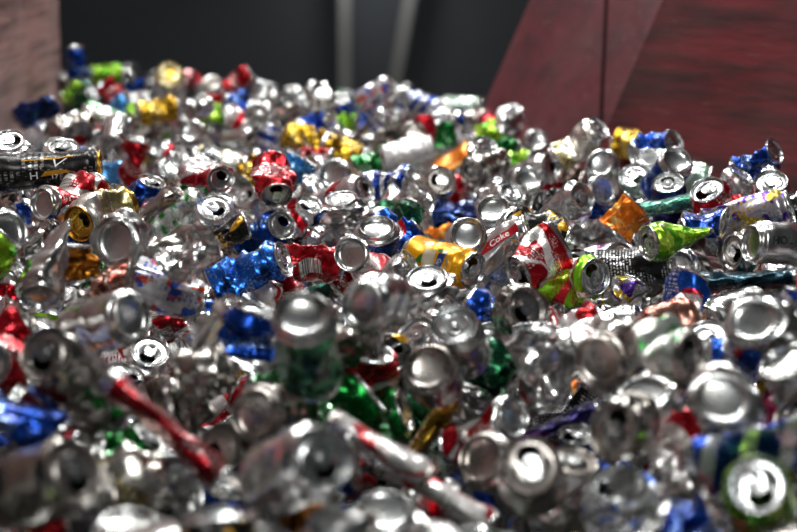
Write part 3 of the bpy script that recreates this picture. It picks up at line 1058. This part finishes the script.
def face_roll(c, phi):
    """roll that turns the printed side phi of a can to the viewer"""
    best = None
    zc = c["can"]["sh"].apply(np.array([[.033 * math.cos(phi), .033 * math.sin(phi), 0], [0, 0, 0]]))
    rad = zc[0] - zc[1]
    for i in range(48):
        roll = i * 2 * math.pi / 48
        R, T = orient(c["can"], c["view"], c["x"], c["y"], c["s"], c["ang"], c["tilt"], roll)
        v = (R @ rad) @ -ray(c["x"], c["y"])
        if best is None or v > best[0]:
            best = (v, roll)
    return best[1]


def thin_roll(c, edge):
    """roll that shows a flattened can edge-on or broad side on"""
    best = None
    for i in range(24):
        R, T = orient(c["can"], c["view"], c["x"], c["y"], c["s"], c["ang"], c["tilt"], i * math.pi / 24)
        v = abs(R[:, 0 if edge else 1] @ ray(c["x"], c["y"]))
        if best is None or v > best[0]:
            best = (v, i * math.pi / 24)
    return best[1]


def setup(c, seed, res=2):
    rng = np.random.default_rng(seed)
    o = c["opt"]
    op = o.get("open", "1" if rng.random() < .75 else "0") == "1"
    tab = "tab" in o or rng.random() < .88
    c["can"] = gen_can(rng, c["kind"], float(o.get("len", 1.0)) * (1.0 if "len" in o else rng.uniform(.94, 1.06) * ((.80 if c["w"] < 58 else .62) if c["kind"] in "cpf" and c["view"] == "S" and not c["label"] else 1.0)), res, op, tab, .35 if c["label"] else 1.0)
    c["s"] = CAN_D * F / c["w"]
    c["scale"] = float(o.get("scale", 1.0))
    c["roll"] = rng.uniform(0, 2 * math.pi)
    if "text" in o:
        c["roll"] = face_roll(c, {"H": 0.0, "COKE": 0.0, "PATCH": 0.0, "HOL": 0.0}[o["text"]])
    if "edge" in o or "broad" in o:
        c["roll"] = thin_roll(c, "edge" in o)
    if o.get("roll") == "bar":
        c["roll"] = face_roll(c, math.pi / 2)
    c["dep"] = 0.0
    place(c)


def place(c):
    R, T = orient(c["can"], c["view"], c["x"], c["y"], c["s"] + c["dep"], c["ang"], c["tilt"], c["roll"])
    c["R"], c["T"] = R, T
    k = c["scale"]
    if k != 1.0:
        piv = c["can"]["cl"]
        c["T"] = T + R @ piv * (1 - k)
        c["R"] = R * k
    c["sw"] = c["can"]["sph"] @ c["R"].T + c["T"]
    c["sr"] = c["can"]["srad"] * k


for i, c in enumerate(rows):
    if c["view"] != "S" and not c["label"] and c["kind"] == "i" and 50 < c["ang"] < 130 and c["tilt"] > 35:
        c["kind"] = "a"
    setup(c, 1000 + int(c["x"]) * 7 + int(c["y"]) * 3)


def prio(c):
    return (2 if c["view"] != "S" else 1) + (1.5 if c["label"] else 0) if c["placed"] else 0


def relax(cs, iters, fixed=0, most=.14):
    """let cans that run into each other give way along their line of sight, so that none sits inside another"""
    n = len(cs)
    dirs = np.array([ray(c["x"], c["y"]) / np.linalg.norm(ray(c["x"], c["y"])) for c in cs])
    P = np.array([c["sw"] for c in cs]); r = np.array([c["sr"] for c in cs])
    cen = P.mean(1)
    near = [(a, b) for a in range(n) for b in range(a + 1, n) if np.linalg.norm(cen[a] - cen[b]) < .22]
    near = [(a, b) for a, b in near if not (a < fixed and b < fixed)]
    off = np.zeros(n)
    for it in range(iters):
        step = np.zeros(n)
        for a, b in near:
            d = (P[a] + dirs[a] * off[a])[:, None] - (P[b] + dirs[b] * off[b])[None]
            dist = np.sqrt((d ** 2).sum(-1))
            pen = (r[a][:, None] + r[b][None]) - dist
            m = pen.max()
            if m > .001:
                if prio(cs[a]) != prio(cs[b]) and abs((cen[a] - cen[b]) @ FWD) < .10:
                    sgn = 1.0 if prio(cs[a]) < prio(cs[b]) else -1.0
                else:
                    sgn = 1.0 if (cen[a] @ FWD + off[a]) > (cen[b] @ FWD + off[b]) else -1.0
                step[a] += sgn * m * .5
                step[b] -= sgn * m * .5
        step[:fixed] = 0
        off = np.clip(off + np.clip(step, -.012, .012), -most, most)
    for c, o in zip(cs[fixed:], off[fixed:]):
        c["dep"] += o
        place(c)


relax(rows, 26)

# ---- the rest of the heap: cans wherever the ones above leave a gap
SC = 3
GW, GH = 797 // SC + 1, 532 // SC
depth = np.full((GH, GW), 1e9)
CREST = [(-5, 140), (20, 120), (45, 100), (62, 76), (80, 68), (130, 72), (170, 78), (250, 84), (330, 94), (380, 88), (440, 103), (500, 110), (560, 132), (620, 150), (700, 165), (760, 172), (800, 186)]


def splat(c, grid_only=False):
    V = np.concatenate([p[0] for p in c["can"]["parts"].values()]) @ c["R"].T + c["T"]
    d = V - CAM
    s = d @ FWD
    ok = s > .3
    x = (CX + F * d[ok, 0] / s[ok]) / SC
    y = (CY - F * (d[ok] @ UP) / s[ok]) / SC
    out = {}
    ix, iy = x.astype(int), y.astype(int)
    lay = np.full((GH, GW), 1e9)
    rad = 0 if c["w"] < 31 else 1 if c["w"] < 56 else 2
    for dx in range(-rad, rad + 1):
        for dy in range(-rad, rad + 1):
            X, Y = ix + dx, iy + dy
            m = (X >= 0) & (X < GW) & (Y >= 0) & (Y < GH)
            np.minimum.at(lay, (Y[m], X[m]), s[ok][m])
    return lay


def end_mask(c):
    nm = {"L": "top_end", "B": "bottom_end", "S": "body"}[c["view"]]
    V = c["can"]["parts"][nm][0] @ c["R"].T + c["T"]
    px, py, s = CX + F * ((V - CAM) @ RIGHT) / ((V - CAM) @ FWD), CY - F * ((V - CAM) @ UP) / ((V - CAM) @ FWD), (V - CAM) @ FWD
    m = (px >= 0) & (px < 796) & (py >= 0) & (py < 531)
    lay = np.full((GH, GW), 1e9)
    np.minimum.at(lay, ((py[m] / SC).astype(int), (px[m] / SC).astype(int)), s[m])
    return lay


# what the photograph shows in front stays in front: lower-ranking cans that hide it sink back along their line of sight
lays = [splat(c) for c in rows]
order = sorted(range(len(rows)), key=lambda i: (-prio(rows[i]), -rows[i]["w"]))
for sweep in range(2):
    for i in order:
        c = rows[i]
        E = end_mask(c)
        on = E < 1e8
        tot = max(1, on.sum())
        limit = .10 if c["view"] != "S" else .30
        for j in range(len(rows)):
            if j == i or abs(rows[j]["x"] - c["x"]) > 2.6 * c["w"] or abs(rows[j]["y"] - c["y"]) > 2.6 * c["w"]:
                continue
            lower = (prio(rows[j]), rows[j]["w"]) < (prio(c), c["w"])
            if not lower:
                continue
            for k in range(7):
                if (on & (lays[j] < E - .004)).sum() <= limit * tot or rows[j]["dep"] > .24:
                    break
                rows[j]["dep"] += .03
                place(rows[j])
                lays[j] = splat(rows[j])
            for k in range(3):
                if (on & (lays[j] < E - .004)).sum() <= limit * tot:
                    break
                rows[j]["y"] += 4 * (1 if rows[j]["y"] > c["y"] - 4 else -1)
                place(rows[j])
                lays[j] = splat(rows[j])
# a patch of body that still covers what lies in plain view does not belong there
drop = set()
for i in order:
    c = rows[i]
    E = end_mask(c)
    on = E < 1e8
    tot = max(1, on.sum())
    for j in range(len(rows)):
        if j != i and not rows[j]["label"] and rows[j]["view"] == "S" and prio(rows[j]) < prio(c) and j not in drop:
            if (on & (lays[j] < E - .004)).sum() > (.16 if c["view"] != "S" else .34) * tot:
                drop.add(j)
print("dropped", len(drop), [(rows[j]["x"], rows[j]["y"], rows[j]["design"]) for j in drop])
rows = [c for j, c in enumerate(rows) if j not in drop]
lays = [l for j, l in enumerate(lays) if j not in drop]
# a can that has sunk out of sight comes forward again as far as it covers nothing in plain view
LL = np.array(lays, dtype=np.float32)
masks = [end_mask(c) for c in rows]
raised = 0
for j in sorted(range(len(rows)), key=lambda j: -rows[j]["w"]):
    c = rows[j]
    if c["label"] or c["view"] != "S":
        continue
    LL[j] = 1e9
    nb = [i for i in range(len(rows)) if abs(rows[i]["x"] - c["x"]) < 190 and abs(rows[i]["y"] - c["y"]) < 190]
    others = LL[nb].min(0)
    vis = lambda l: ((l < 1e8) & (l <= others)).sum() / max(1, (l < 1e8).sum())
    best = (vis(lays[j]), c["dep"], c["x"], c["y"])
    keep = best
    if best[0] < .22:
        near = [i for i in range(len(rows)) if i != j and abs(rows[i]["x"] - c["x"]) < 130 and abs(rows[i]["y"] - c["y"]) < 130 and (rows[i]["view"] != "S" or rows[i]["label"])]
        x0, y0 = c["x"], c["y"]
        for dx, dy in ((0, 0), (-9, 0), (9, 0), (0, 8), (0, -8), (-9, 8), (9, 8)):
            for k in range(1, 9):
                c["x"], c["y"], c["dep"] = x0 + dx, y0 + dy, keep[1] - .03 * k
                if c["s"] + c["dep"] < .066 * F / 76:
                    break
                place(c)
                l = splat(c)
                if any(((masks[i] < 1e8) & (l < masks[i] - .004)).sum() > (.13 if rows[i]["view"] != "S" else .28) * max(1, (masks[i] < 1e8).sum()) for i in near):
                    break
                v = vis(l)
                if v > best[0] + .03:
                    best = (v, c["dep"], c["x"], c["y"])
            if best[0] > .3:
                break
        raised += best != keep
        _, c["dep"], c["x"], c["y"] = best
        place(c)
        lays[j] = splat(c)
    LL[j] = lays[j]
relax(rows, 34, most=.06)
lays = [splat(c) for c in rows]
LL = np.array(lays, dtype=np.float32)
D_ALL = LL.min(0)
for j, c in enumerate(rows):
    c["seen"] = int(((lays[j] < 1e8) & (lays[j] <= D_ALL + 1e-5)).sum())
print("raised", raised, "unseen", sum(c["seen"] < 4 for c in rows))
for l in lays:
    depth = np.minimum(depth, l)
cxs = np.arange(GW) * SC
crest_y = np.interp(cxs, [p[0] for p in CREST], [p[1] for p in CREST])
want = (np.arange(GH)[:, None] * SC) > crest_y[None]


def clear_of_walls(c, m=.004):
    """whether a can lies wholly inside the plates of the bin"""
    V = np.concatenate([p[0] for p in c["can"]["parts"].values()]) @ c["R"].T + c["T"]
    if ((V - LA) @ np.array([ldir[1], -ldir[0], 0])).min() < m and V[:, 1].min() < LE[1] + .06:
        return False
    for a, b in ((PA, PM), (PM, PE)):
        n = np.cross(b - a, D); n /= np.linalg.norm(n)
        if n @ (CAM - a) < 0: n = -n
        e = (b - a) / ((b - a) @ (b - a))
        t = (V - a) @ e
        k = (t > -.08) & (t < 1.05)
        if k.any() and ((V[k] - a) @ n).min() < m:
            return False
    return True


FILL_DESIGNS = ["silver"] * 46 + ["dull"] * 8 + ["silver_red"] * 6 + ["silver_redtop"] * 4 + ["silver_blue"] * 5 + ["silver_green"] * 3 + ["white"] * 4 + ["white_red"] * 4 + ["red"] * 7 + ["red_white"] * 5 + \
    ["dark_red"] * 2 + ["blue"] * 6 + ["blue_red"] * 3 + ["blue_white"] * 3 + ["navy"] * 3 + ["green"] * 3 + ["dark_green"] * 2 + ["lime"] * 2 + ["gold"] * 3 + ["gold_silver"] * 4 + ["black"] * 5 + ["black_gold"] * 3 + ["copper"] * 1 + ["purple"] + ["teal", "light_blue", "pale_green", "brown", "black_text", "orange"]
frng = np.random.default_rng(77)
fills = []
tries = 0
while tries < 900:
    tries += 1
    free = np.argwhere(want & (depth > 1e8))
    if len(free) < 30:
        break
    yy, xx = free[frng.integers(len(free))]
    px, py = xx * SC + frng.uniform(-3, 3), yy * SC + frng.uniform(-2, 5)
    w = max(17.5, plane_w(py) * frng.uniform(.95, 1.03))
    view = frng.choice(["S", "S", "S", "L", "B"])
    c = dict(x=px, y=py, w=w, view=view, ang=frng.uniform(-40, 220) if view != "S" else frng.uniform(-50, 100), tilt=frng.uniform(25, 60) if view != "S" else frng.uniform(60, 95),
             kind=str(frng.choice(list("iippfabcc"))), design=str(frng.choice(FILL_DESIGNS)), opt={}, label=None, short=None, placed=False)
    setup(c, 5000 + tries, 2 if w > 30 else 1)
    if not clear_of_walls(c):
        continue
    for k in range(7):
        lay = splat(c)
        mine = lay < 1e8
        hide = mine & (depth < 1e8) & (lay < depth)
        if hide.sum() <= .14 * mine.sum() + 2:
            break
        c["dep"] += .035
        place(c)
    lay = splat(c)
    depth = np.minimum(depth, lay)
    fills.append(c)
print("fill cans", len(fills), "tries", tries)

# none of the filling cans may cut deep into a placed one
SP = np.concatenate([c["sw"] for c in rows]); SR = np.concatenate([c["sr"] for c in rows])


def pen(P, r):
    d = np.sqrt(((P[:, None] - SP[None]) ** 2).sum(-1))
    return (r[:, None] + SR[None] - d).max()


for c in fills:
    best = (pen(c["sw"], c["sr"]), c["dep"])
    d0 = c["dep"]
    for k in range(1, 7):
        if best[0] < .004:
            break
        c["dep"] = d0 + .02 * k
        place(c)
        p = pen(c["sw"], c["sr"])
        if p < best[0]:
            best = (p, c["dep"])
    c["dep"] = best[1]
    place(c)

# which of them are single objects: all placed ones, and the largest of the others
fills.sort(key=lambda c: -c["w"])
SINGLE = 318
buried = [c for c in rows if c["seen"] < 4]
rows = [c for c in rows if c["seen"] >= 4]
solo = rows + fills[:max(0, SINGLE - len(rows))]
mass = fills[max(0, SINGLE - len(rows)):] + buried


# ---- last contact pass on the real surfaces: cans that still cut into each other part along their lines of sight
from mathutils.bvhtree import BVHTree


def tree(c):
    vs, qs, k = [], [], 0
    for nm, (V, Q, uv) in c["can"]["parts"].items():
        if nm != "pull_tab":
            vs.append(V); qs.append(Q + k); k += len(V)
    W = np.concatenate(vs) @ c["R"].T + c["T"]
    c["lo"], c["hi"] = W.min(0), W.max(0)
    c["bvh"] = BVHTree.FromPolygons(W.tolist(), np.concatenate(qs).tolist())


for c in solo:
    tree(c)
    c["out"] = 0.0
for rnd in range(18):
    lo, hi = np.array([c["lo"] for c in solo]), np.array([c["hi"] for c in solo])
    move = {}
    for i, a in enumerate(solo):
        for j in np.nonzero((np.minimum(hi[i], hi[i + 1:]) - np.maximum(lo[i], lo[i + 1:]) > 0).all(1))[0] + i + 1:
            d = solo[j]
            if a["bvh"].overlap(d["bvh"]):
                far, near_ = (a, d) if a["sw"].mean(0) @ FWD > d["sw"].mean(0) @ FWD else (d, a)
                move[id(far)] = (far, max(.007, move.get(id(far), (0, 0))[1]))
                if id(near_) not in move:
                    move[id(near_)] = (near_, -.004)
    if not move:
        break
    for c, m in move.values():
        if -.08 < c["out"] + m < .11:
            c["out"] += m
            c["dep"] += m
            place(c)
            tree(c)
SP = np.concatenate([c["sw"] for c in solo]); SR = np.concatenate([c["sr"] for c in solo])


# ---- print that is laid on a can: letters and patches that follow its dents
def wrapped(c, V2, z0, phi0, lift=.0006):
    r = .033 + lift
    ph = phi0 - V2[:, 1] / .033
    P = np.stack([r * np.cos(ph), r * np.sin(ph), V2[:, 0] + z0], 1)
    return c["can"]["sh"].apply(P)


def letters(c, parent, text, size, z0, phi0, mat, lift=.0006, rot=0.0):
    cu = bpy.data.curves.new("lettering", "FONT")
    cu.body = text
    cu.size = size
    cu.align_x = "CENTER"
    cu.align_y = "CENTER"
    cu.resolution_u = 3
    tmp = bpy.data.objects.new("lettering", cu)
    col.objects.link(tmp)
    dg = bpy.context.evaluated_depsgraph_get()
    me = bpy.data.meshes.new_from_object(tmp.evaluated_get(dg))
    bpy.data.objects.remove(tmp, do_unlink=True)
    n = len(me.vertices)
    co = np.empty(n * 3, dtype=np.float32)
    me.vertices.foreach_get("co", co)
    V2 = co.reshape(-1, 3)[:, :2].astype(float)
    V2 = V2 @ np.array([[math.cos(rot), math.sin(rot)], [-math.sin(rot), math.cos(rot)]])
    P = wrapped(c, V2, z0, phi0, lift)
    me.vertices.foreach_set("co", P.astype(np.float32).ravel())
    me.update()
    return link("lettering", me, mat, parent)


def patch(c, parent, name, pts, z0, phi0, mat, lift=.0004, n=7):
    """a printed four-cornered patch"""
    a, b, d, e = (np.array(p, float) for p in pts)
    g = [(a * (1 - i / n) + b * i / n) * (1 - j / n) + (e * (1 - i / n) + d * i / n) * j / n for j in range(n + 1) for i in range(n + 1)]
    Q = [(j * (n + 1) + i, j * (n + 1) + i + 1, (j + 1) * (n + 1) + i + 1, (j + 1) * (n + 1) + i) for j in range(n) for i in range(n)]
    return link(name, make_mesh(name, wrapped(c, np.array(g), z0, phi0, lift), Q), mat, parent)


def emblem(c, body):
    k = c["opt"].get("text")
    q = lambda x0, x1, y0, y1: [(x0, y0), (x1, y0), (x1, y1), (x0, y1)]
    if k == "H":
        letters(c, body, "H", .020, -.012, .35, PRINT_WHITE)
        letters(c, body, "17", .012, .020, .45, PRINT_WHITE)
        patch(c, body, "gold_print", [(-.002, -.014), (.050, -.006), (.034, -.002), (.006, -.003)], 0, 0, PRINT_GOLD)
        patch(c, body, "gold_print", [(-.030, .0185), (.050, .0225), (.050, .0250), (-.030, .0210)], 0, 0, PRINT_GOLD)
        patch(c, body, "white_print", [(.022, .004), (.042, .020), (.038, .020), (.022, .007)], 0, 0, PRINT_WHITE)
        patch(c, body, "white_print", [(.022, .004), (.024, .004), (.022, .022), (.019, .022)], 0, 0, PRINT_WHITE)
    elif k == "COKE":
        patch(c, body, "red_band", [(-.048, .000), (.046, .000), (.046, .015), (-.048, .015)], 0, 0, PRINT_RED, n=12)
        letters(c, body, "Coke", .0165, .012, -.22, PRINT_WHITE, .0010)
    elif k == "PATCH":
        patch(c, body, "glass_print", q(-.012, .008, -.012, .014), 0, 0, PRINT_CREAM)
        patch(c, body, "name_panel", [(.008, -.016), (.016, -.016), (.024, .012), (.013, .012)], 0, 0, PRINT_BLUE)
        letters(c, body, "PO", .008, .0155, .05, PRINT_WHITE, .0012, 1.2)
        patch(c, body, "leaf_print", [(-.026, -.008), (-.014, -.010), (-.013, .006), (-.018, .002)], 0, 0, PRINT_GREEN)
        patch(c, body, "leaf_print", [(.010, .014), (.017, .013), (.016, .021), (.010, .018)], 0, 0, PRINT_GREEN)
        patch(c, body, "blue_print", q(-.044, -.030, -.012, -.003), 0, 0, PRINT_BLUE)
        patch(c, body, "white_print", q(.018, .026, .013, .018), 0, 0, PRINT_WHITE)
        patch(c, body, "text_print", [(.021, -.014), (.024, -.014), (.031, .008), (.028, .008)], 0, 0, PRINT_CREAM)
    elif k == "HOL":
        letters(c, body, "HOL", .016, -.026, -.15, PRINT_BLACK, .0010)


# ---- labels
VIEWW = {"L": "with its lid showing", "B": "showing its base", "S": "on its side"}
KINDW = {"t": "tapered", "u": "tapered", "i": "dented", "p": "pinched", "f": "flattened", "a": "squashed", "b": "bent", "c": "crumpled"}
marks = [c for c in rows if c["short"]]
taken = {}
for c in solo:
    if c["label"]:
        continue
    cx_, cy_, s_ = project(c["sw"].mean(0))
    c["pc"] = (cx_, cy_)
    best = None
    for m in marks:
        mx, my, _ = project(m["sw"].mean(0))
        d = math.hypot(cx_ - mx, (cy_ - my) * 1.3)
        if best is None or d < best[0]:
            best = (d, m, cx_ - mx, cy_ - my)
    d, m, dx, dy = best
    rel = ("right of" if dx > 0 else "left of") if abs(dx) > abs(dy) else ("below" if dy > 0 else "above")
    if rel in ("below", "above") and abs(dx) > .45 * abs(dy):
        rel = rel + (" and right of" if dx > 0 else " and left of")
    c["lab"] = (KINDW[c["kind"]] + " " + DESIGN[c["design"]][0] + " can", VIEWW[c["view"]], rel, m["short"], d)
    taken.setdefault(c["lab"][0] + rel + m["short"], []).append(c)
ORD = ["nearest", "second", "third", "fourth", "fifth", "sixth", "seventh", "eighth"]
for same in taken.values():
    views = [c["view"] for c in same]
    same.sort(key=lambda c: c["lab"][4])
    for k, c in enumerate(same):
        head, vw, rel, sh_, _ = c["lab"]
        if len(same) == 1:
            t = f"{head} {rel} {sh_}"
        elif views.count(c["view"]) == 1:
            t = f"{head} {vw} {rel} {sh_}"
        else:
            t = f"{head} {rel} {sh_}, {ORD[k]} of {len(same)}"
        if len(t.split()) > 16:
            t = t.split(" ", 1)[1]
        c["label"] = t


def end_mat(c, rng):
    if "gold" in c["opt"]:
        return ALU_PALE if c["opt"]["gold"] == "2" else ALU_GOLD
    if c["design"] in ("dull", "brown", "copper") or rng.random() < .14:
        return ALU_WARM
    return ALU


GROUP = "crushed drink cans heaped in the red bin"
for i, c in enumerate(solo):
    rng = np.random.default_rng(9000 + i)
    root = bpy.data.objects.new("drink_can", None)
    col.objects.link(root)
    root.empty_display_size = .03
    M = np.eye(4)
    M[:3, :3] = c["R"]
    M[:3, 3] = c["T"]
    root.matrix_world = Matrix(M.tolist())
    root["label"] = c["label"]
    root["category"] = "can"
    root["group"] = GROUP
    em = end_mat(c, rng)
    obs = {}
    for name, (V, Q, uv) in c["can"]["parts"].items():
        me = make_mesh(name, V, Q, uv, crease=26 if name == "body" else 42)
        par = obs["top_end"] if name == "pull_tab" else root
        obs[name] = link(name, me, BODY[c["design"]] if name == "body" else (em if name != "pull_tab" else (ALU_GOLD if "gold" in c["opt"] else ALU)), par)
    emblem(c, obs["body"])

# ---- everything else in the heap: too many to tell apart, one mass
brng = np.random.default_rng(5)
protos = [gen_can(np.random.default_rng(300 + i), "iippfabcc"[i % 9], 1.0, 0, True, False) for i in range(36)]
deep = []


def wall_ok(P):
    if (P - LA) @ np.array([ldir[1], -ldir[0], 0]) < .11:
        return False
    for a, b in ((PA, PM), (PM, PE)):
        e = b - a
        t = ((P - a) @ e) / (e @ e)
        if -.05 < t < 1.05:
            n = np.array([-e[1], e[0], 0]); n /= np.linalg.norm(n)
            if n[0] > 0: n = -n
            if (P - a) @ n < .09 + max(0, .47 * (a[2] - P[2])):
                return False
    return True


def scatter(z, step, inside, jit=.02):
    y = 1.25
    while y < 7.3:
        x = -1.6
        while x < 1.9:
            P = np.array([x + brng.uniform(-jit, jit), y + brng.uniform(-jit, jit), z + brng.uniform(-.02, .01) - .35 * max(0, y - 6.5)])
            x += step
            px, py, s = project(P)
            infr = -20 < px < 817 and py < 552
            if infr != inside or abs(px - 398) > 640 or not wall_ok(P):
                continue
            if inside and pen(P[None], np.array([.052])) > 0:
                continue
            deep.append((P, protos[brng.integers(36)], brng.normal(size=4), str(brng.choice(FILL_DESIGNS))))
        y += step


scatter(PILE_Z - .14, .088, True)
scatter(PILE_Z - .03, .078, False)
scatter(PILE_Z - .10, .095, False)

VV, QQ, UU, MI = [], [], [], []
slots = {}
n0 = 0


def slot(m):
    if m.name not in slots:
        slots[m.name] = (len(slots), m)
    return slots[m.name][0]


def add(V, Q, uv, mi):
    global n0
    VV.append(V); QQ.append(Q + n0)
    UU.append(uv if uv is not None else np.zeros((len(Q) * 4, 2)))
    MI.append(np.full(len(Q), mi))
    n0 += len(V)


SLO, SHI = np.array([c["lo"] for c in solo]), np.array([c["hi"] for c in solo])


def cuts(W, Q):
    """whether a can of the mass would run into one of the single cans"""
    lo, hi = W.min(0), W.max(0)
    ix = np.nonzero(((SLO < hi) & (SHI > lo)).all(1))[0]
    if len(ix) == 0:
        return False
    t = BVHTree.FromPolygons(W.tolist(), Q.tolist())
    return any(t.overlap(solo[i]["bvh"]) for i in ix)


def whole(parts):
    vs, qs, k = [], [], 0
    for V, Q, uv in parts.values():
        vs.append(V); qs.append(Q + k); k += len(V)
    return np.concatenate(vs), np.concatenate(qs)


for i, c in enumerate(mass):
    Vw, Qw = whole(c["can"]["parts"])
    for k in range(6):
        if not cuts(Vw @ c["R"].T + c["T"], Qw):
            break
        c["dep"] += .015
        place(c)
    else:
        if any(c is q_ for q_ in buried):
            continue
    em = end_mat(c, brng)
    for name, (V, Q, uv) in c["can"]["parts"].items():
        add(V @ c["R"].T + c["T"], Q, uv, slot(BODY[c["design"]] if name == "body" else em))
for P, pr, q, des in deep:
    q = q / np.linalg.norm(q)
    R = np.array(Matrix([list(r) for r in __import__("mathutils").Quaternion(q.tolist()).to_matrix()]))
    Vw, Qw = whole(pr["parts"])
    if cuts((Vw - pr["cen"]) @ R.T + P, Qw):
        continue
    for name, (V, Q, uv) in pr["parts"].items():
        add((V - pr["cen"]) @ R.T + P, Q, uv, slot(BODY[des] if name == "body" else ALU))
me = make_mesh("heap_of_cans", np.concatenate(VV), np.concatenate(QQ), np.concatenate(UU), True, np.concatenate(MI), 38)
for k, (i, m) in sorted(slots.items(), key=lambda t: t[1][0]):
    me.materials.append(m)
heap = link("heap_of_cans", me, None, None, kind="stuff", label="rest of the heap of crushed cans between and under the others", category="can heap")
print("solo", len(solo), "mass", len(mass), "deep", len(deep), "mass quads", sum(len(q) for q in QQ))
